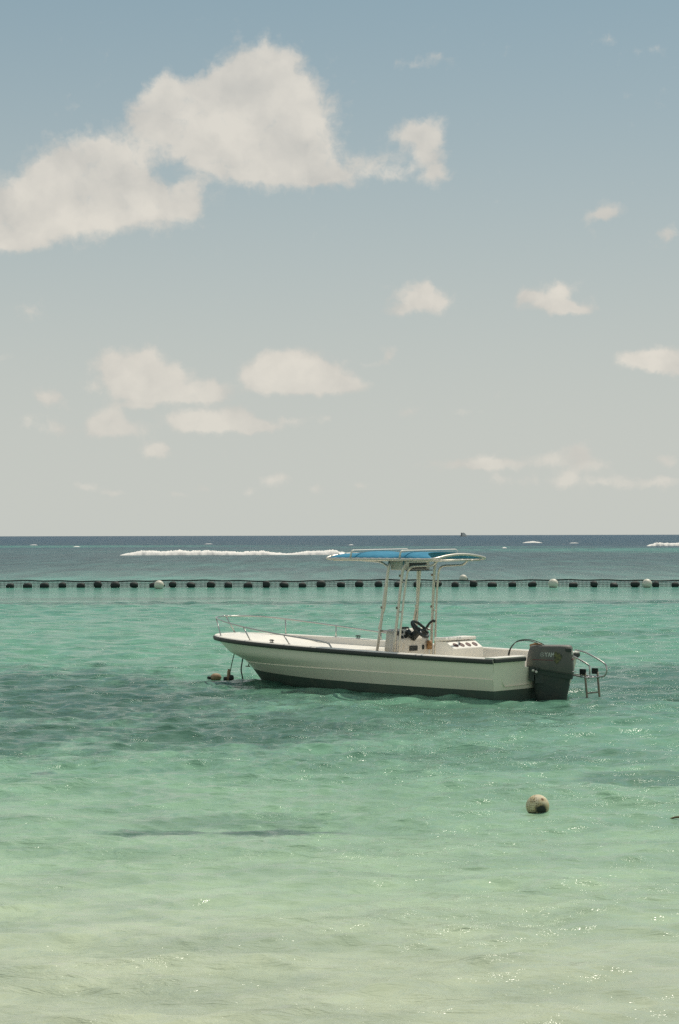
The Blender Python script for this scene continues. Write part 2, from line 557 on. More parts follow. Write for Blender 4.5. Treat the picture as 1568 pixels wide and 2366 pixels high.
    fkm = t.mix(t.smooth(fk, .32, .70), (.48, .55, .60), (1.30, 1.24, 1.20))
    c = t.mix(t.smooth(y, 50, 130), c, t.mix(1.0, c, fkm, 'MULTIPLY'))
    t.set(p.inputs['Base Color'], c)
    t.set(p.inputs['Roughness'], t.smooth(y, 40, 200, .09, .22))
    p.inputs['IOR'].default_value = 1.33
    t.set(p.inputs['Specular IOR Level'], t.m('SUBTRACT', t.smooth(y, 25, 120, .48, .026), t.smooth(y, 250, 600, 0.0, .015)))
    # ripples
    rx1 = t.noise(t.v('MULTIPLY', flat, (2.4, 4.6, 0)), 1.0, 5, .60, dist=.4)
    rx2 = t.noise(t.v('MULTIPLY', flat, (.35, 1.0, 0)), 1.0, 4, .55)
    gate = t.smooth(t.noise(t.v('MULTIPLY', flat, (.45, .6, 0)), 1.0, 4, .6), .38, .66, .55, 1.35)
    hgt = t.m('ADD', t.m('MULTIPLY', t.m('MULTIPLY', rx1, t.smooth(y, 9, 26, .060, .086)), gate), t.m('MULTIPLY', rx2, t.smooth(y, 40, 120, .02, .60)))
    b = t.n('ShaderNodeBump')
    b.inputs['Strength'].default_value = 1.0
    b.inputs['Distance'].default_value = 1.0
    t.set(b.inputs['Height'], hgt)
    t.set(p.inputs['Normal'], b.outputs[0])
    return m


def build_sea():
    ys = list(np.linspace(-60, 4, 9))
    d = 4.0
    while d < 75:
        d += max(.022, .0020 * d)
        ys.append(d)
    while d < 60000:
        d *= 1.022
        ys.append(d)
    ys = np.array(ys)
    dys = np.gradient(ys)
    nc = 620
    tt = np.linspace(-1, 1, nc)
    ss = np.sign(tt) * np.abs(tt) ** 1.35
    half = np.maximum(ys, 4) * .5 + 4
    half[:9] = 60
    X = half[:, None] * ss[None, :]
    Y = np.repeat(ys[:, None], nc, 1)
    DY = np.repeat(dys[:, None], nc, 1)
    DX = half[:, None] * np.gradient(ss)[None, :]
    Z = np.zeros_like(X)
    XO = np.zeros_like(X)
    YO = np.zeros_like(X)
    for i in range(64):
        lam = .16 * (2.6 / .16) ** (rng.random())
        th = rng.normal(0, .62) + .10
        kx, ky = math.sin(th), math.cos(th)
        k = 2 * math.pi / lam
        amp = .0074 * lam ** .60 * (1.0 if lam < 1.0 else .70)
        ph = rng.random() * 6.283
        step = np.abs(DY * ky) + np.abs(DX * kx)
        wgt = np.clip((lam / step - 2.2) / 2.2, 0, 1)
        a = k * (X * kx + Y * ky) + ph
        # wave groups
        grp = .65 + .35 * np.sin(X * (.13 + .2 * rng.random()) + Y * (.1 + .15 * rng.random()) + rng.random() * 6)
        A = wgt * grp * amp * np.clip((Y - 2) / 20, .74, 1.08)
        Z += A * np.sin(a)
        XO += A * .85 * kx * np.cos(a)
        YO += A * .85 * ky * np.cos(a)
    Z[:9] = 0
    XO[:9] = 0
    YO[:9] = 0
    verts = np.stack([X + XO, Y + YO, Z], -1).reshape(-1, 3)
    nr = len(ys)
    idx = np.arange(nr * nc).reshape(nr, nc)
    faces = np.stack([idx[:-1, :-1], idx[:-1, 1:], idx[1:, 1:], idx[1:, :-1]], -1).reshape(-1, 4)
    me = bpy.data.meshes.new('sea')
    me.vertices.add(len(verts))
    me.vertices.foreach_set('co', verts.astype(np.float32).ravel())
    me.loops.add(faces.size)
    me.loops.foreach_set('vertex_index', faces.astype(np.int32).ravel())
    me.polygons.add(len(faces))
    me.polygons.foreach_set('loop_start', (np.arange(len(faces)) * 4).astype(np.int32))
    me.polygons.foreach_set('use_smooth', np.ones(len(faces), bool))
    me.update(calc_edges=True)
    me.materials.append(sea_material())
    o = bpy.data.objects.new('sea', me)
    col.objects.link(o)
    tag(o, 'clear turquoise shallow sea darkening to blue at the horizon', kind='structure')
    return o


build_sea()

# ================================================================== the boat
BOAT = empty('motorboat', (2.866, 30.706, 0), R(138),
             label='white open motorboat with blue canopy and outboard, moored in turquoise water', cat='boat')


def lerp(a, b, t):
    return a + (b - a) * t


NT_ = 60
TS = [1 - (1 - i / NT_) ** 2.0 for i in range(NT_ + 1)]


def bow_curve(t, xt, tip, x0, hmax, P, Q):
    """plan shape: parallel midbody closing to a full rounded bow"""
    x = lerp(xt, tip, t)
    h = hmax * lerp(.965, 1, min(1, t / .3))
    if x > x0:
        h *= max(0.0, 1 - ((x - x0) / (tip - x0)) ** P) ** (1 / Q)
    return x, h


def sheer_z(x):
    return .595 + .142 * (max(x, 0) / 6.5) ** 1.55


def c_sheer(t):
    x, h = bow_curve(t, -.10, 6.48, 3.0, 1.085, 2.6, 2.2)
    return x, h, sheer_z(x)


def c_flare(t):
    x, h = bow_curve(t, -.075, 6.17, 2.8, 1.068, 2.5, 2.0)
    return x, h, .455 + .03 * t


def c_knuckle(t):
    x, h = bow_curve(t, -.05, 5.89, 2.4, 1.035, 2.2, 1.6)
    return x, h, .315 + .028 * math.sin(t * 2.4)


def c_paint(t):
    x, h = bow_curve(t, -.02, 5.81, 2.0, .985, 2.0, 1.4)
    return x, h, .145 + .015 * t + .045 * t ** 3


def c_chine(t):
    x, h = bow_curve(t, 0, 5.63, 1.8, .95, 1.9, 1.25)
    return x, h, -.02 + .03 * t ** 3


def c_keel(t):
    return lerp(.02, 5.60, t), 0.0, -.34 + .34 * t ** 5


# flared upper panel, lower panel, bottom
def loft(c0, c1, n, bulge=0.0):
    out = []
    for side in (1, -1):
        rows = []
        for t in TS:
            a, b = c0(t), c1(t)
            row = []
            for k in range(n + 1):
                s = k / n
                hh = lerp(a[1], b[1], s) + bulge * math.sin(math.pi * s) * min(1, (1 - t) * 6) * (-1 if t > .5 else 0) * (t - .5) * 2
                row.append((lerp(a[0], b[0], s), side * max(hh, 0.0), lerp(a[2], b[2], s)))
            rows.append(row)
        out.append(rows)
    return out


g = G()
for c0, c1 in ((c_sheer, c_flare), (c_flare, c_knuckle)):
    for rows in loft(c0, c1, 4):
        g.grid(rows)
g.out('hull_side', 'topsides', BOAT, smooth=True)
g = G()


def knuckle_out(t):
    x, h, z = c_knuckle(t)
    return x + .002, h + (.012 if h > .02 else 0), z - .004


for rows in loft(knuckle_out, c_paint, 4):
    g.grid(rows)
g.out('lower_hull_side', 'topsides', BOAT, smooth=True)
for s in (1, -1):
    G().tube([(c_knuckle(t)[0] + .004, s * (c_knuckle(t)[1] + .004 if t < 1 else 0), c_knuckle(t)[2]) for t in TS], .011, 6).out('strake', 'topsides', BOAT, smooth=True)
g = G()
for c0, c1 in ((c_paint, c_chine), (c_chine, c_keel)):
    for rows in loft(c0, c1, 3):
        g.grid(rows)
g.out('hull_bottom', 'bottom', BOAT, smooth=True)

# transom with the motor cut-out
sh0, kn0, pa0, ch0, ke0 = c_sheer(0), c_knuckle(0), c_paint(0), c_chine(0), c_keel(0)
TOP = sh0[2] + .035


def tx(z):                                    # raked transom plane
    return lerp(.0, -.10, z / .6) if z > 0 else 0.0


def tpanel(poly, name, m, thick=.05):
    v = [(tx(z) - .002, y, z) for y, z in poly] + [(tx(z) + thick, y, z) for y, z in poly]
    n = len(poly)
    f = [tuple(range(n)), tuple(range(n, 2 * n))[::-1]] + [(i, (i + 1) % n, n + (i + 1) % n, n + i) for i in range(n)]
    return link(name, v, f, m, BOAT)


tpanel([(pa0[1], pa0[2]), (kn0[1] + .008, kn0[2]), (sh0[1], TOP), (.30, TOP), (.27, .47), (-.40, .47), (-.43, TOP), (-sh0[1], TOP), (-kn0[1] - .008, kn0[2]), (-pa0[1], pa0[2])], 'transom', 'topsides')
tpanel([(pa0[1], pa0[2] - .002), (-pa0[1], pa0[2] - .002), (-ch0[1], ch0[2]), (0, ke0[2]), (ch0[1], ch0[2])], 'lower_transom', 'bottom')


# gunwale cap, rub rail
OUT = [np.array(c_sheer(t)[:2]) for t in TS]


def gun_curve(off, dz, n=NT_, side=1):
    """sheer line moved inwards by off (square to the outline) and up by dz"""
    res = []
    for i, t in enumerate(TS):
        a_, b2 = OUT[max(i - 1, 0)], OUT[min(i + 1, NT_)]
        d_ = (b2 - a_) / np.linalg.norm(b2 - a_)
        nn = np.array([d_[1], -d_[0]]) if i < NT_ else np.array([-1.0, 0.0])
        if i < NT_ and nn[1] > 0:
            nn = -nn
        p_ = OUT[i] + nn * off
        res.append((p_[0], side * max(p_[1], 0.0), c_sheer(t)[2] + dz))
    return res


g = G()
for s in (1, -1):
    prof = [(-.012, -.02), (-.012, .022), (.004, .036), (.12, .036), (.135, .026), (.135, -.02)]
    rows = [[p for p in gun_curve(o_, dz_, side=s)] for o_, dz_ in prof]
    g.grid(list(map(list, zip(*rows))))
g.out('gunwale', 'gelcoat', BOAT, smooth=False)
g = G()
side_p = [(x_, y_ if i_ < NT_ else 0.0, z_ - .004) for i_, (x_, y_, z_) in enumerate(gun_curve(-.010, 0))]
path = side_p + [(x_, -y_, z_) for x_, y_, z_ in side_p[::-1][1:]]
pp = []
prev_y = None
n_p = len(path)
rail_rows = []
for i in range(n_p):
    a = np.array(path[max(i - 1, 0)])
    b = np.array(path[min(i + 1, n_p - 1)])
    t = b - a
    t[2] = 0
    t /= np.linalg.norm(t)
    nrm = np.array([t[1], -t[0], 0])
    nrm *= np.sign(nrm @ np.array([path[i][0] - 2.5, path[i][1] * 2.2, 0]) + 1e-9)
    P0 = np.array(path[i])
    rail_rows.append([P0 + nrm * o_ + np.array([0, 0, d_]) for o_, d_ in ((-.012, -.045), (.014, -.04), (.026, -.015), (.026, .008), (.014, .026), (-.012, .028))])
g.grid(rail_rows)
g.out('rub_rail', 'rubber', BOAT, smooth=False)
for lo_, hi_ in ((.31, sh0[1] + .01), (-sh0[1] - .01, -.44)):
    G().box((-.145, lo_, TOP - .065), (-.10, hi_, TOP - .006)).out('transom_rub_rail', 'rubber', BOAT, bevel=.012)
    G().box((-.135, lo_, TOP - .005), (.06, hi_, TOP + .012)).out('transom_cap', 'gelcoat', BOAT, bevel=.008)

# foredeck and cockpit liner
HCUR = [[c(t) for t in TS] for c in (c_chine, c_paint, c_knuckle, c_flare, c_sheer)]


def hull_half(x, z):
    zs_, hs_ = [], []
    for cur in HCUR:
        xs_ = [q[0] for q in cur]
        hs_.append(float(np.interp(x, xs_, [q[1] for q in cur])) if x <= xs_[-1] else 0.0)
        zs_.append(float(np.interp(x, xs_, [q[2] for q in cur])))
    return float(np.interp(z, zs_, hs_))


g = G()
rows = []
inner = gun_curve(.128, 0)
for x, y, z in inner:
    if x < 3.55:
        continue
    dz_ = .014 - .085 * min(1, max(0, (5.5 - x) / .5))
    yy = max(0.0, y - (.035 if dz_ < 0 else 0))
    rows.append([(x, yy * q, z + dz_ + .03 * (1 - q * q) * (1 if dz_ > 0 else .3)) for q in np.linspace(1, -1, 13)])
g.grid(rows)
x0 = rows[0][0][0]
g.add([(x0, q[1], q[2]) for q in rows[0]] + [(x0, math.copysign(min(abs(q[1]), hull_half(x0, .34) - .05), q[1]), .34) for q in rows[0]], [(i, i + 1, 14 + i, 13 + i) for i in range(12)])
g.out('foredeck', 'gelcoat', BOAT, smooth=True)
g = G()
rows = []
for x, y, z in inner:
    if x > 5.75:
        continue
    x = max(x, -.06)
    row = []
    for yy, zz in ((y, z + .03), (y - .05, z - .10), (y - .14, .26), (y - .19, .20)):
        row.append((x, max(.05, min(yy, hull_half(x, zz) - .045)), zz))
    row.append((x, 0, .21))
    rows.append(row + [(a_, -b_, c_) for a_, b_, c_ in row[::-1][1:]])
g.grid(rows)
g.out('cockpit_liner', 'gelcoat', BOAT, smooth=True)


# ---- cleats
def cleat(x, y, z, rz):
    g = G()
    g.tube([(-.055, 0, .034), (-.03, 0, .040), (.03, 0, .040), (.055, 0, .034)], [.007, .010, .010, .007], 8)
    g.tube([(-.022, 0, 0), (-.018, 0, .036)], .008, 8).tube([(.022, 0, 0), (.018, 0, .036)], .008, 8)
    g.box((-.035, -.016, -.004), (.035, .016, .006))
    o = g.out('cleat', 'black', BOAT, smooth=True)
    o.location = (x, y, z)
    o.rotation_euler = (0, 0, rz)
    return o


cleat(4.45, .975, sheer_z(4.45) + .038, -.12)
cleat(4.33, -.985, sheer_z(4.33) + .038, .10)

# ---- bow rail
def half_at(x):
    return float(np.interp(x, [q[0] for q in OUT], [q[1] for q in OUT]))


RZ = ([3.09, 3.15, 3.26, 3.9, 4.4, 4.9, 5.4, 5.9, 6.15, 6.6], [.66, .725, .770, .825, .868, .916, .966, 1.020, 1.045, 1.06])
port = [(3.09, half_at(3.09) - .06, .64), (3.15, half_at(3.15) - .05, .735)]
for x_, y_, z_ in gun_curve(.035, 0):
    if x_ > 3.22 and y_ > .02:
        port.append((x_ + .03, y_, float(np.interp(x_, *RZ))))
full = port + [(6.525, 0, 1.058)] + [(x, -y, z) for x, y, z in port[::-1]]
path = spline(full, 2)
rail = G().tube(path, .0125, 8).out('bow_rail', 'steel', BOAT, smooth=True)


def rail_at(x, s):
    pts = [p for p in path if (p[1] * s > 0)]
    return min(pts, key=lambda p: abs(p[0] - x) + (0 if p[2] > .7 else 9))


for s, xt, xb in ((1, 6.30, 6.02), (1, 5.15, 5.02), (1, 4.14, 4.04), (-1, 6.50, 6.40), (-1, 5.78, 5.73), (-1, 4.80, 4.78), (-1, 3.86, 3.84)):
    a = rail_at(xt, s)
    hb = max(half_at(xb) - .065, 0.02) if xb < 6.3 else .14
    zb = sheer_z(xb) + (.036 if xb < 6.3 else .045)
    st = G().tube([a, (lerp(a[0], xb, .5), lerp(a[1], s * hb, .5), lerp(a[2], zb, .5)), (xb, s * hb, zb)], .0105, 8)
    st.lathe([(.026, 0), (.026, .006), (.012, .010)], 10, (xb, s * hb, zb - .002))
    st.out('stanchion', 'steel', rail, smooth=True)


# ---- console
CX0, CX1 = 2.31, 2.56
prof = [(CX0, .20), (CX0, .80), (2.335, .83), (2.43, .955), (2.47, .965), (2.52, .945), (2.565, .62), (2.58, .20)]
console = G().prism(prof, 1, -.40, .40).out('console', 'console', BOAT, bevel=.018)
dash_n = np.array([-(.955 - .83), 0, (2.43 - 2.335)])
dash_n /= np.linalg.norm(dash_n)
dash_t = np.array([(2.43 - 2.335), 0, (.955 - .83)])
dash_t /= np.linalg.norm(dash_t)


def dash(s, y, h=0.0):                         # s up the sloping dash from its foot
    return np.array([2.335, y, .83]) + dash_t * s + dash_n * h


def dial(y, s, r, name='gauge', m='black', h=.012, ry=1.0):
    g = G()
    ring = []
    for hh, rr in ((-.004, r), (h, r), (h + .004, r * .86)):
        ring.append([dash(s + rr * ry * math.sin(a), y + rr * math.cos(a), hh) for a in np.linspace(0, 2 * math.pi, 19)])
    g.grid(ring)
    g.add(ring[-1][:-1], [tuple(range(18))])
    return g.out(name, m, console, smooth=False)


dial(.285, .085, .047)
dial(.175, .105, .034)
dial(.235, .005, .032)
dial(.150, .010, .032)
dial(.055, .050, .062, 'compass_housing', h=.05)
# steering wheel on a raked hub
wc = np.array([2.19, -.03, .955])
wn_ = np.array([-.70, -.16, .70])
wn_ /= np.linalg.norm(wn_)
wa = np.cross(wn_, (0, 1, 0))
wa /= np.linalg.norm(wa)
wb = np.cross(wn_, wa)
WR = .165
g = G().tube([wc + WR * (math.cos(a) * wa + math.sin(a) * wb) for a in np.linspace(0, 2 * math.pi, 33)[:-1]], .023, 10, closed=True)
wheel = g.out('steering_wheel', 'black', console, smooth=True)
g = G()
for a in (math.pi * .5, math.pi * 1.17, math.pi * 1.83):
    e = wc + WR * (math.cos(a) * wa + math.sin(a) * wb)
    g.tube([wc - wn_ * .03, lerp(wc, e, .5) - wn_ * .02, e], [.040, .030, .018], 8)
g.tube([wc - wn_ * .20, wc - wn_ * .10, wc - wn_ * .04, wc + wn_ * .005], [.065, .060, .055, .045], 14)
g.out('wheel_hub', 'black', console, smooth=True)
# throttle on the starboard side
g = G().tube(spline([(2.34, -.34, .86), (2.31, -.33, .95), (2.265, -.325, 1.01), (2.215, -.325, 1.055), (2.17, -.325, 1.075), (2.13, -.325, 1.072)], 4), [.022] * 8 + [.020] * 8 + [.024] * 5, 8)
g.box((2.31, -.385, .80), (2.42, -.29, .90))
g.out('throttle_lever', 'black', console, bevel=.004)
G().box((CX0 - .012, -.105, .612), (CX0 + .004, .09, .694)).out('switch_panel', 'black', console, bevel=.004)
G().box((CX0 - .010, -.275, .625), (CX0 + .004, -.22, .70)).out('battery_switch', 'black', console, bevel=.006)
G().tube([(CX0 - .045, -.352, .625), (CX0 - .048, -.352, .70), (CX0 - .042, -.352, .765)], [.040, .043, .036], 12).out('tool_holder', 'rust', console, smooth=True)
G().box((2.44, -.06, .958), (2.50, .10, .985)).out('windscreen_foot', 'black', console, bevel=.006)

# ---- T-top
frame_pts = []
HX0, HX1, HW, HZ, HR = 1.33, 3.59, .68, 2.058, .16


def crown(x, y):
    k = max(0, 1 - (y / HW) ** 2)
    e = min(1, max(0, abs(x - (HX0 + HX1) / 2) - .80) / .25)
    return HZ + .075 * k * e


cor = [(HX0, -HW), (HX0, HW), (HX1, HW), (HX1, -HW)]
base = []
for i in range(4):
    a, b, c = np.array(cor[i - 1]), np.array(cor[i]), np.array(cor[(i + 1) % 4])
    s = b + (a - b) / np.linalg.norm(a - b) * HR
    e = b + (c - b) / np.linalg.norm(c - b) * HR
    for k in range(7):
        t = k / 6
        base.append((1 - t) ** 2 * s + 2 * t * (1 - t) * b + t * t * e)
    nx = cor[(i + 1) % 4]
    e2 = np.array(nx) + (b - np.array(nx)) / np.linalg.norm(b - np.array(nx)) * HR
    for k in range(1, 10):
        base.append(lerp(e, e2, k / 10))
hoop = [(p[0], p[1], crown(p[0], p[1])) for p in base]
canopy = G().tube(hoop, .019, 8, closed=True).out('canopy_frame', 'alu', BOAT, smooth=True)
# straight cross tubes and fore-and-aft runners under the hoop
for x in (1.44, 3.44):
    G().tube([(x, -.60, HZ - .018), (x, .60, HZ - .018)], .014, 8).out('cross_tube', 'alu', canopy, smooth=True)
for y in (.38, -.38):
    G().tube([(1.40, y, HZ - .02), (3.48, y, HZ - .02)], .014, 8).out('runner_tube', 'alu', canopy, smooth=True)
# raised bows
for x, zt in ((3.0, 2.200), (1.99, 2.196)):
    G().tube(fillet([(x + .02, HW, HZ + .01), (x - .004, HW - .01, zt - .008), (x - .03, -HW + .01, zt + .004), (x - .03, -HW, HZ + .02)], .04), .0145, 8).out('canopy_bow', 'white_tube', canopy, smooth=True)
# legs (port s=1, starboard s=-1)


def ly(z):
    return .46 - .055 * (z - .6)


for s in (1, -1):
    def leg(pts, r=.021, rad=.08, dy=0.0, name='leg', m='alu'):
        return G().tube(fillet([(x, s * (ly(z) + dy), z) for x, z in pts], rad), r, 10).out(name, m, canopy, smooth=True)
    leg([(2.715, .21), (2.605, .996), (2.49, 1.853), (2.455, 2.035)], r=.023)
    leg([(2.345, .21), (2.287, .94), (2.197, 1.824), (2.156, 2.035)], r=.023)
    leg([(2.255, .21), (2.202, .94), (2.155, 1.45), (2.085, 1.945), (1.59, 1.964), (1.49, 2.045)], r=.017, rad=.13, dy=-.01)
    leg([(2.66, .96), (2.595, 1.20), (2.55, 1.32), (2.51, 1.855), (2.50, 1.93), (2.66, 2.015), (3.22, 2.045)], r=.017, rad=.11, dy=-.03)
    G().tube([(2.62, s * ly(.935), .935), (2.29, s * ly(.935), .935)], .017, 8).out('brace', 'steel', canopy, smooth=True)
    for (xa, xb, z) in ((2.19, 2.115, 1.70), (2.25, 2.19, 1.24)):
        G().tube([(xa, s * ly(z), z), (xb, s * (ly(z) - .01), z)], .012, 8).out('brace', 'steel', canopy, smooth=True)
    for xx, z in ((2.205, 1.80), (2.56, 1.30), (2.245, 1.30)):
        G().tube([(xx + .02, s * ly(z), z - .018), (xx + .02, s * ly(z), z + .018)], .030, 10).out('clamp', 'steel_dull', canopy, smooth=True)
# canvas
NXc, NYc = 41, 25
cx0, cx1, cw = HX0 + .06, HX1 - .06, HW - .055
rows = []
for i in range(NXc):
    row = []
    for j in range(NYc):
        y = lerp(-cw, cw, j / (NYc - 1))
        x = lerp(cx0 + .46 * (1 - (y / cw) ** 2), cx1 - .07 * (1 - (y / cw) ** 2), i / (NXc - 1))
        e = 1 - abs(y / cw) ** 5
        if x > 3.0:
            bp = (cx1 - x) / (cx1 - 3.0)
        elif x < 1.98:
            bp = (x - cx0) / (1.98 - cx0)
        else:
            bp = 1 - .22 * math.sin(math.pi * (x - 1.98) / 1.02)
        endarch = .075 * (1 - (y / HW) ** 2) * (1 - bp) if (x > 3.0 or x < 1.98) else 0
        z = HZ + .012 + .104 * e * bp + endarch + .006 * math.sin(9 * x + 4 * y) * e - .012 * (j in (0, NYc - 1))
        row.append((x, y, z))
    rows.append(row)
canv = G().grid(rows).out('canopy_canvas', 'canvas', BOAT, smooth=True)
sm = canv.modifiers.new('thick', 'SOLIDIFY')
sm.thickness = .004
# lacing from canvas edge to hoop
g = G()
for s in (1, -1):
    for x in np.arange(1.62, 3.36, .155):
        g.tube([(x, s * cw, HZ + .012), (x + .035, s * (HW + .012), HZ + .016), (x + .045, s * (HW + .018), HZ - .014)], .0065, 5)
for x, sg in ((cx1, 1),):
    for y in np.arange(-.48, .49, .16):
        g.tube([(x, y, crown(HX0, y) + .008), (x + sg * .075, y + .03, crown(HX0, y + .03) + .018)], .0065, 5)
g.out('lacing', 'white_tube', canv, kind='stuff')
# electronics box slung under the canopy
ebox = G().box((2.215, -.31, 1.885), (2.505, .31, 2.022)).out('electronics_box', 'console', BOAT, bevel=.012)
G().box((2.207, -.22, 1.905), (2.217, .20, 1.995)).out('radio_panel', 'black', ebox, bevel=.003)
G().box((2.15, -.30, 1.872), (2.22, .28, 1.886)).out('box_shelf', 'black', ebox, bevel=.003)

# ---- helm seat with cup holders
prof = [(1.19, .20), (1.19, .700), (1.36, .805), (1.56, .805), (1.56, .20)]
seat = G().prism(prof, 1, -.36, .36).out('helm_seat', 'gelcoat', BOAT, bevel=.012)
prof = [(1.335, .816), (1.345, .862), (1.575, .862), (1.575, .808)]
G().prism(prof, 1, -.375, .375).out('seat_lid', 'gelcoat', seat, bevel=.01)
sl = np.array([1.36 - 1.19, 0, .805 - .700])
sl /= np.linalg.norm(sl)
sn = np.array([-sl[2], 0, sl[0]])
for y in (.235, .085, -.075, -.235):
    c0 = np.array([1.262, y, .7455])
    g = G()
    ring = []
    for hh, rr in ((.002, .050), (.006, .050), (.006, .038), (.003, .036)):
        ring.append([c0 + sl * rr * math.sin(a) + np.array([0, rr * math.cos(a), 0]) + sn * hh for a in np.linspace(0, 2 * math.pi, 17)])
    g.grid(ring)
    g.add(ring[-1][:-1], [tuple(range(16))])
    g.out('cup_holder', 'hole', seat)

# ---- outboard, turned on its bracket
MOT_LOC, MOT_RZ = np.array([-.15, -.03, 0]), R(30)


def half_w(z):
    return lerp(.165, .135, (z - .42) / .38)


def cowl_ring(z, a0, a1, hw_, n=28, e=4.0):
    c, ra = (a0 + a1) / 2, (a1 - a0) / 2
    out = []
    for k in range(n):
        th = 2 * math.pi * k / n
        ct, st = math.cos(th), math.sin(th)
        out.append((-(c + ra * math.copysign(abs(ct) ** (2 / e), ct)), hw_ * math.copysign(abs(st) ** (2 / e), st), z))
    return out


def ring_stack(levels, name, m, parent, e=4.0):
    n = 28
    g = G()
    v, f = [], []
    for (z, a0, a1, h_) in levels:
        v += cowl_ring(z, a0, a1, h_, n, e)
    # shear: the lower edge drops towards the back
    for i in range(len(levels) - 1):
        for k in range(n):
            f.append((i * n + k, i * n + (k + 1) % n, (i + 1) * n + (k + 1) % n, (i + 1) * n + k))
    f.append(tuple(range(n))[::-1])
    f.append(tuple((len(levels) - 1) * n + k for k in range(n)))
    g.add(v, f)
    return g.out(name, m, parent, smooth=False)


def shear(o, k, z0):
    for v in o.data.vertices:
        v.co.z += k * max(0, (z0 - v.co.z) / .1) * (v.co.x)


motor = ring_stack([(.47, -.205, .485, .160), (.485, -.210, .490, .166), (.56, -.200, .488, .164), (.66, -.185, .482, .156), (.745, -.160, .474, .146), (.775, -.145, .460, .134), (.788, -.115, .435, .112)],
                   'outboard_motor', 'cowl', BOAT, 5.0)
# tapering lower lip: the cowling reaches lower at the back
for v in motor.data.vertices:
    if v.co.z < .5:
        v.co.z += .16 * (v.co.x - .2)
motor.location = MOT_LOC
motor.rotation_euler = (0, 0, MOT_RZ)
for p in motor.data.polygons:
    p.use_smooth = abs(p.normal.z) < .9
pan = ring_stack([(.40, -.175, .475, .150), (.455, -.20, .485, .158), (.468, -.205, .49, .168), (.480, -.205, .49, .168)], 'cowling_pan', 'cowl_low', motor, 5.0)
for v in pan.data.vertices:
    v.co.z += .16 * (v.co.x - .2) - .006
leg_ = ring_stack([(-.35, -.02, .34, .05), (-.12, -.06, .38, .085), (.05, -.09, .40, .11), (.25, -.12, .435, .13), (.42, -.15, .455, .14)], 'outboard_leg', 'cowl_low', motor, 3.2)
for v in leg_.data.vertices:
    if v.co.z > .3:
        v.co.z += .16 * (v.co.x - .2)
g = G().box((-.06, -.14, .22), (.07, .14, .455)).box((.08, -.17, .26), (.15, -.10, .47)).box((.08, .10, .26), (.15, .17, .47))
g.tube([(.03, .10, .44), (.03, .19, .44)], .022, 10).tube([(.06, .15, .36), (.06, .215, .36)], .014, 10)
g.out('clamp_bracket', 'cowl_low', motor, bevel=.008)
G().tube([(.095, .20, .405), (.085, .205, .435)], .020, 10).tube([(.05, .215, .385), (.035, .215, .415)], .020, 10).out('clamp_screw', 'mark', motor, smooth=True)
g = G().tube([(-.465, .10, .402), (-.512, .08, .398), (-.515, -.02, .395)], .010, 8)
g.out('cowling_latch', 'steel', motor, smooth=True)


def decal(name, poly, m, zc=None, off=.004, thick=.003):
    """flat print on the port face of the cowling: poly in (a, z)"""
    def fy(a, z):
        z_ = min(max(z, .485), .745)
        h_ = lerp(.166, .146, (z_ - .485) / .26)
        return h_ + off
    n = len(poly)
    v = [(-a, fy(a, z) + thick, z) for a, z in poly] + [(-a, fy(a, z) - .004, z) for a, z in poly]
    f = [tuple(range(n)), tuple(range(n, 2 * n))[::-1]] + [(i, (i + 1) % n, n + (i + 1) % n, n + i) for i in range(n)]
    return link(name, v, f, m, motor)


def strokes(name, segs, wd, m, a0, z0, sx, sz):
    g = G()
    for (x1, y1, x2, y2) in segs:
        A, B_ = np.array([a0 + x1 * sx, z0 + y1 * sz]), np.array([a0 + x2 * sx, z0 + y2 * sz])
        d = (B_ - A) / np.linalg.norm(B_ - A)
        nn = np.array([-d[1], d[0]]) * wd / 2
        q = [A - nn - d * wd * .3, B_ - nn + d * wd * .3, B_ + nn + d * wd * .3, A + nn - d * wd * .3]
        def fy(z):
            return lerp(.166, .146, (z - .485) / .26) + .004
        v = [(-a, fy(z) + .002, z) for a, z in q] + [(-a, fy(z) - .004, z) for a, z in q]
        g.add(v, [(0, 1, 2, 3), (7, 6, 5, 4), (0, 4, 5, 1), (1, 5, 6, 2), (2, 6, 7, 3), (3, 7, 4, 0)])
    return g.out(name, m, motor)


LZ, LH = .622, .062
Y_ = [(0, 1, .5, .5), (1, 1, .5, .5), (.5, .5, .5, 0)]
A_ = [(0, 0, .5, 1), (1, 0, .5, 1), (.22, .36, .78, .36)]
M_ = [(0, 0, 0, 1), (0, 1, .5, .35), (1, 1, .5, .35), (1, 0, 1, 1)]
for k, seg in enumerate((Y_, A_, M_)):
    strokes('letter', seg, .010, 'text', .082 + k * .047, LZ, .036, LH)
ringp = [(math.cos(a), math.sin(a)) for a in np.linspace(0, 2 * math.pi, 25)]
strokes('emblem', [(*ringp[i], *ringp[i + 1]) for i in range(24)] + [(0, 0, 0, .85), (0, 0, .74, -.42), (0, 0, -.74, -.42)], .006, 'text', .040, LZ + .03, .029, .029)
strokes('stripe', [(-.10, .578, .205, .570)], .009, 'red', 0, 0, 1, 1)
pol = []
for k in range(26):
    a = 2 * math.pi * k / 26
    rr = 1 + .18 * math.sin(3 * a + 1) + .10 * math.sin(7 * a)
    pol.append((.268 + .058 * rr * math.cos(a), .612 + .080 * rr * math.sin(a)))
decal('peeling_sticker', pol, 'moss')
# marks on the back of the cowling
G().box((-.489, .03, .655), (-.47, .11, .70)).out('emblem', 'mark', motor)
G().box((-.4935, -.10, .575), (-.47, .125, .587)).out('stripe', 'red', motor)
G().box((-.472, .085, .70), (-.385, .153, .748)).out('air_vent', 'black', motor, bevel=.006)
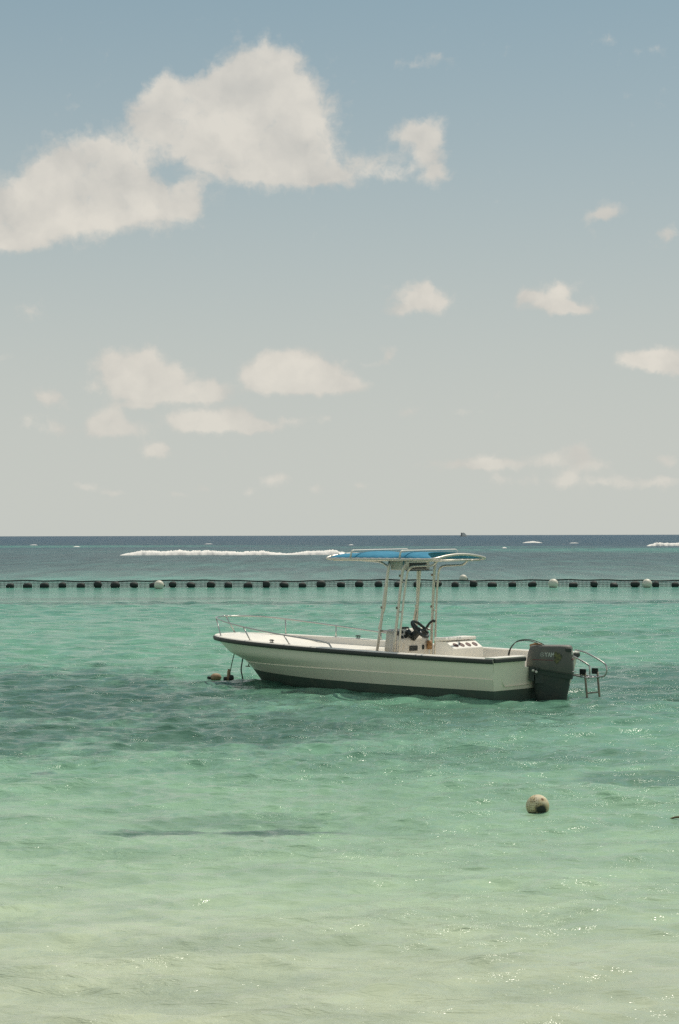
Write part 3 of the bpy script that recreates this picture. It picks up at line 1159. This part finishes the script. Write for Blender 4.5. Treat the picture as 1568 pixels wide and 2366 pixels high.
# control cables arching over the transom
for k, (dy_, dz_) in enumerate(((0, 0), (.03, -.014))):
    pts = [(.29, .17 + dy_, .45), (.295, .16 + dy_, .60 + dz_), (.27, .15 + dy_, .725 + dz_), (.165, .15 + dy_, .832 + dz_), (.03, .14 + dy_, .868 + dz_), (-.10, .10 + dy_, .862 + dz_), (-.21, .03 + dy_, .815 + dz_), (-.26, .0 + dy_, .775)]
    G().tube(spline(pts, 5), .0075, 6).out('control_cable', 'black', BOAT, smooth=True)
G().tube([(.16, 0, .775), (.06, .01, .80), (-.02, .01, .785)], [.02, .026, .018], 10).out('cable_boot', 'rust', motor, smooth=True)

# ---- boarding ladder on the starboard quarter
lad = G()
for y, top in ((-.62, [(-.12, .655), (-.32, .60), (-.585, .487), (-.625, .43), (-.625, .335)]), (-.95, [(-.12, .67), (-.32, .64), (-.64, .50), (-.70, .43), (-.69, .33), (-.60, .283), (-.30, .29), (-.07, .30)])):
    lad.tube(spline([(x, y, z) for x, z in top], 4), .0125, 8)
lad.tube([(-.06, -.62, .31), (-.35, -.62, .311), (-.60, -.62, .28)], .014, 8)
lad.tube([(-.60, -.62, .285), (-.60, -.95, .285)], .013, 8)
lad.tube([(-.52, -.62, .292), (-.52, -.95, .290)], .011, 8)
ladder = lad.out('boarding_ladder', 'steel', BOAT, smooth=True)
for y, x0_ in ((-.62, -.545), (-.90, -.575)):
    G().tube([(x0_ + .005, y, .36), (x0_, y, .27), (x0_ - .03, y, -.02), (x0_ - .045, y, -.28)], .0165, 8).out('ladder_rail', 'steel_dull', ladder, smooth=True)
for z in (.055, -.2):
    G().tube([(-.578, -.62, z), (-.600, -.90, z)], .012, 8).out('rung', 'steel_dull', ladder, smooth=True)
for y, x_ in ((-.62, -.50), (-.90, -.525)):
    G().box((x_ - .055, y - .012, .325), (x_ + .055, y + .018, .415)).out('step_pad', 'black', ladder, bevel=.008)

# ---- bow eye and shackle
g = G().tube(spline([(5.86, .0, .32), (5.92, .0, .27), (5.935, 0, .225), (5.93, 0, .222)], 4), .010, 8)
g.tube([(6.0, 0, .222), (5.90, 0, .222)], .009, 8)
g.out('bow_eye', 'steel_dull', BOAT, smooth=True)

# ================================================================== moorings (world coordinates)
FW = np.array([-.74314, .66913, 0])
PT = np.array([-.66913, -.74314, 0])
ORG = np.array([2.866, 30.706, 0])


def bw(x, y, z):
    return ORG + FW * x + PT * y + np.array([0, 0, z])


G().tube(spline([bw(6.14, .12, .47), bw(6.22, .10, .30), bw(6.30, .06, .16), bw(6.35, .04, .0), bw(6.37, .03, -.5)], 5), .0085, 6).out(
    'mooring_rope', 'rope', None, smooth=True, label='thin brown mooring rope hanging straight down from the bow', cat='rope')
G().tube(spline([bw(5.98, .08, .40), bw(6.0, .09, .28), bw(6.06, .05, .15), bw(5.97, .10, .0), bw(5.9, .12, -.3)], 5), .012, 6).out(
    'dark_rope', 'darkrope', None, smooth=True, label='dark slack rope trailing from the bow into the water', cat='rope')


def ball(name, c, r, m, sq=(1, 1, 1), nu=28, nv=18, bump=0.0, seed=1, **kw):
    rr = np.random.default_rng(seed)
    v, f = [], []
    ph = rr.random(6) * 6
    for i in range(nv + 1):
        th = math.pi * i / nv
        for k in range(nu):
            a = 2 * math.pi * k / nu
            n_ = np.array([math.sin(th) * math.cos(a), math.sin(th) * math.sin(a), math.cos(th)])
            q = 1 + bump * (math.sin(3 * a + ph[0]) * math.sin(th) * .5 + math.sin(5 * th + ph[1]) * .4 + math.sin(7 * a + 3 * th + ph[2]) * .4 * math.sin(th))
            v.append((n_[0] * r * q * sq[0], n_[1] * r * q * sq[1], n_[2] * r * q * sq[2]))
    for i in range(nv):
        for k in range(nu):
            f.append((i * nu + k, i * nu + (k + 1) % nu, (i + 1) * nu + (k + 1) % nu, (i + 1) * nu + k))
    o = link(name, v, f, m, None, smooth=True, **kw)
    o.location = c
    return o


p = bw(6.60, .12, .012)
fl = empty('float_ball', p, .3, label='round brown mooring float lying beside the bow rope', cat='buoy')
b_ = ball('ball', (0, 0, 0), .078, 'brown_float', (1.25, 1, .9), bump=.05)
b_.parent = fl
G().lathe([(.016, -.05), (.030, -.03), (.030, .03), (.016, .05)], 10, (-.10, 0, -.005), axis=0).out('eye', 'darkrope', fl)
p = bw(6.375, .03, 0)
fl = empty('rope_float', p, 0, label='small upright brown float at the foot of the bow rope', cat='buoy')
G().lathe([(.012, .16), (.022, .15), (.030, .09), (.034, .03), (.040, -.06)], 12).out('stem', 'brown_float', fl, smooth=True)
g_ = G().lathe([(.010, .060), (.034, .05), (.045, .015), (.040, -.03)], 12, (.045, -.03, 0))
g_.lathe([(.010, .040), (.034, .03), (.042, .0), (.036, -.03)], 12, (-.055, .02, -.008)).out('collar', 'darkrope', fl, smooth=True)


# spotted buoy in the foreground
def spotted(t, p):
    oc = t.n('ShaderNodeTexCoord').outputs['Object']
    ln = t.v('NORMALIZE', oc)
    vo = t.n('ShaderNodeTexVoronoi')
    vo.inputs['Scale'].default_value = 6.4
    vo.inputs['Randomness'].default_value = .45
    t.set(vo.inputs['Vector'], t.v('ADD', ln, t.v('MULTIPLY', t.noise(ln, 7, 2, .5, out=1), (.06, .06, .06))))
    spot = t.smooth(vo.outputs['Distance'], .46, .27)
    n = t.noise(ln, 3.2, 6, .6)
    c = t.mix(t.smooth(n, .35, .7), (.60, .53, .38), (.46, .37, .20))
    x, y, z = t.sep(ln)
    # spots fade out on the upper right
    keep = t.smooth(t.m('ADD', t.m('MULTIPLY', x, .8), t.m('MULTIPLY', z, .5)), .55, .05)
    c = t.mix(t.m('MULTIPLY', t.m('MULTIPLY', spot, keep), .9), c, (.11, .070, .024))
    # one brown hole
    hd = t.v('DISTANCE', ln, (.36, -.66, .66), out=1)
    c = t.mix(t.smooth(t.m('ADD', hd, t.m('MULTIPLY', t.m('SUBTRACT', n, .5), .12)), .19, .09), c, (.14, .06, .022))
    # weed and fouling growing up the front
    fd = t.v('LENGTH', t.v('MULTIPLY', t.v('SUBTRACT', ln, (.22, -.90, -.18)), (1.25, .7, 1.5)), out=1)
    fo = t.smooth(t.m('ADD', fd, t.m('MULTIPLY', t.m('SUBTRACT', n, .5), .9)), .98, .50)
    c = t.mix(t.m('MULTIPLY', fo, .55), c, (.12, .075, .028))
    fo2 = t.smooth(t.m('ADD', fd, t.m('MULTIPLY', t.m('SUBTRACT', n, .5), .7)), .74, .44)
    c = t.mix(fo2, c, (.014, .020, .016))
    c = t.mix(t.smooth(t.m('ADD', z, t.m('MULTIPLY', t.m('SUBTRACT', n, .5), .5)), -.34, -.52), c, (.03, .034, .018))
    t.set(p.inputs['Base Color'], c)
    p.inputs['Roughness'].default_value = .7


M['spotted'] = mat('spotted_buoy', build=spotted)
ball('spotted_buoy', (1.735, 18.05, .047), .103, 'spotted', (1.0, 1.0, .97), nu=40, nv=26, bump=.012,
     label='cream buoy with brown spots and dark weed floating in the foreground', cat='buoy')

# drifting stick at the right edge
G().tube(spline([(2.80, 17.60, -.012), (2.87, 17.60, .006), (2.95, 17.585, .012), (3.06, 17.58, .008), (3.2, 17.55, -.01)], 4), [.003, .004, .005, .007, .009, .010, .011, .012, .013, .013, .014, .014, .013, .012, .011, .010, .009], 8).out(
    'driftwood', 'wood', None, smooth=True, label='thin brown stick drifting at the right edge of the water', cat='stick')


# ================================================================== floating barrier
def line_y(x):
    return 96.3 - .03 * x - .0022 * x * x + .35 * math.sin(x * .35) + .2 * math.sin(x * .83 + 1)


bar = empty('floating_barrier', (0, 96.3, 0), 0, label='long dark floating barrier of rope, net and black floats', cat='barrier')


def bp(x, z, dy=0.0):
    return (x, line_y(x) - 96.3 + dy, z)


xs = np.arange(-24, 24.01, .25)
G().tube([bp(x, .315 + .014 * math.sin(x * 3.7) + .022 * math.sin(x * .7)) for x in xs], .035, 6).out('rope', 'float_dark', bar, smooth=True)
g = G()
for x in np.arange(-24, 24, .06):
    a, b_ = bp(x - .008, -.06), bp(x + .008, .30)
    g.add([(x - .011, a[1], -.06), (x + .011, a[1], -.06), (x + .011, a[1], .31), (x - .011, a[1], .31),
           (x - .011, a[1] + .012, -.06), (x + .011, a[1] + .012, -.06), (x + .011, a[1] + .012, .31), (x - .011, a[1] + .012, .31)],
          [(0, 1, 2, 3), (7, 6, 5, 4), (0, 3, 7, 4), (1, 5, 6, 2), (3, 2, 6, 7)])
for z in (.04, .12, .20):
    g.tube([bp(x, z + .006 * math.sin(x * 3 + z * 40), .006) for x in xs], .007, 4)
g.out('net', 'net', bar, kind='stuff')
# float positions along the line, spacing widens slightly to the right
fx = []
x = -16.95
i = 0
while x > -24:
    x -= .83
x += .83
while x < 24:
    fx.append(x)
    x += .845 + .0032 * (x + 17) + random.uniform(-.07, .07)
gm = G().lathe([(.04, -.20), (.10, -.185), (.145, -.12), (.165, -.02), (.170, .07), (.14, .15), (.06, .195)], 14, axis=0)
flo = None
for i, x in enumerate(fx):
    if flo is None:
        flo = gm.out('float', 'float_dark', bar, smooth=True)
        o = flo
    else:
        o = flo.copy()
        col.objects.link(o)
    o.location = bp(x, .115 + random.uniform(-.045, .03), -.15)
    o.rotation_euler = (random.uniform(-.2, .2), random.uniform(-.22, .22), random.uniform(-.4, .4))
    o.scale = (random.uniform(.85, 1.12), random.uniform(.9, 1.1), random.uniform(.85, 1.12))

# white marker balls
for (x, y, z, r_, lab) in [(-8.27, 93.9, .17, .222, 'round white marker ball against the barrier left of the boat'),
                           (6.66, 110.5, .085, .215, 'half sunk white marker ball behind the barrier, right of the canopy'),
                           (9.85, 94.6, .17, .235, 'round white marker ball on the barrier, nearest right of the canopy'),
                           (14.12, 94.2, .17, .225, 'round white marker ball on the barrier, farthest to the right')]:
    e = empty('marker_buoy', (x, y, z), random.uniform(0, 3), label=lab, cat='buoy', group='white marker balls along the barrier')
    b_ = ball('ball', (0, 0, 0), r_, 'buoy_white', seed=int(abs(x) * 10), bump=.006)
    b_.parent = e
    G().lathe([(.03, -.05), (.05, -.03), (.05, .03), (.03, .05)], 10, (r_ * .98, 0, -.02), axis=0).out('eye', 'float_dark', e)


# ================================================================== surf
def surf(name, x0, x1, y, hgt, dep, seed, label, gap=None):
    rr = np.random.default_rng(seed)
    n, mm = max(40, int((x1 - x0) * 12)), 12
    ph = rr.random((10, 2)) * 6.28
    fr = 10 ** rr.uniform(-.6, .9, 10)
    rows = []
    for i in range(n + 1):
        s = i / n
        x = lerp(x0, x1, s)
        env = min(1, s * 9) ** .6 * min(1, (1 - s) * 12) ** .6 if x1 - x0 > 10 else math.sin(math.pi * s) ** 1.3
        nz = sum(math.sin(x * fr[k] + ph[k, 0]) / (1 + fr[k] * .5) for k in range(10)) * .20
        mod = env * (1 + nz * .38)
        if gap:
            mod *= 1 - gap[2] * math.exp(-((s - gap[0]) / gap[1]) ** 2)
        yc = y + math.sin(x * .18 + ph[1, 1]) * dep * .5 + nz * dep * .5
        row = []
        for k in range(mm + 1):
            a = k / mm
            jit = (rr.random() - .5) * .34
            z = hgt * mod * (math.sin(math.pi * a ** .75) + jit * math.sin(math.pi * a)) - .06
            row.append((x + (rr.random() - .5) * .05, yc + dep * (a - .5) * 1.4 + jit * .2, z))
        rows.append(row)
    g = G().grid(rows)
    return g.out(name, 'foam', None, smooth=True, label=label, kind='stuff', group='whitecaps on the open sea' if name == 'whitecap' else None)


surf('breaking_wave', -27.6, 1.5, 258, .54, 1.8, 3, 'long white line of surf breaking beyond the barrier', gap=(.72, .06, .55))
surf('whitecap', 65.5, 90, 437, .78, 2.0, 5, 'white breaking wave far out at the right edge')
surf('whitecap', 55.5, 62.5, 627, .55, 2.0, 6, 'short whitecap far out right of the canopy')
surf('whitecap', 66.5, 70.5, 600, .22, 1.5, 8, 'faint whitecap beside the far right breaker')
for k, (x, y, l_) in enumerate([(-60, 460, 2.2), (-40, 600, 3.5), (2, 520, 1.8), (-85, 560, 3), (30, 380, 1.2)]):
    surf('whitecap', x, x + l_, y, .18 if y > 300 else .09, 1.0, 20 + k, 'small fleck of foam on the open water beyond the barrier')

# ================================================================== vessel on the horizon
vs_ = empty('distant_boat', (212, 3500, 0), R(35), label='tiny grey and white boat on the horizon', cat='boat')
g = G()
rows = []
for x, h_ in ((-6, 1.7), (-2, 2.0), (2, 1.8), (5, 1.0), (7, .05)):
    rows.append([(x, -h_, 2.0 + .05 * (x + 6)), (x, -h_ * .8, -.5), (x, h_ * .8, -.5), (x, h_, 2.0 + .05 * (x + 6)), (x, -h_, 2.0 + .05 * (x + 6))])
g.grid(rows)
g.out('hull', 'ship_white', vs_)
G().prism([(-4.5, 2.0), (-3.8, 6.4), (-1.5, 6.8), (1.0, 5.6), (3.2, 4.0), (4.6, 2.3)], 1, -1.4, 1.4).out('cabin', 'ship_white', vs_)
G().prism([(-5.6, 2.1), (-5.3, 6.6), (-4.4, 6.6), (-3.4, 5.0), (-3.8, 2.1)], 1, -1.0, 1.0).out('funnel', 'ship_grey', vs_)
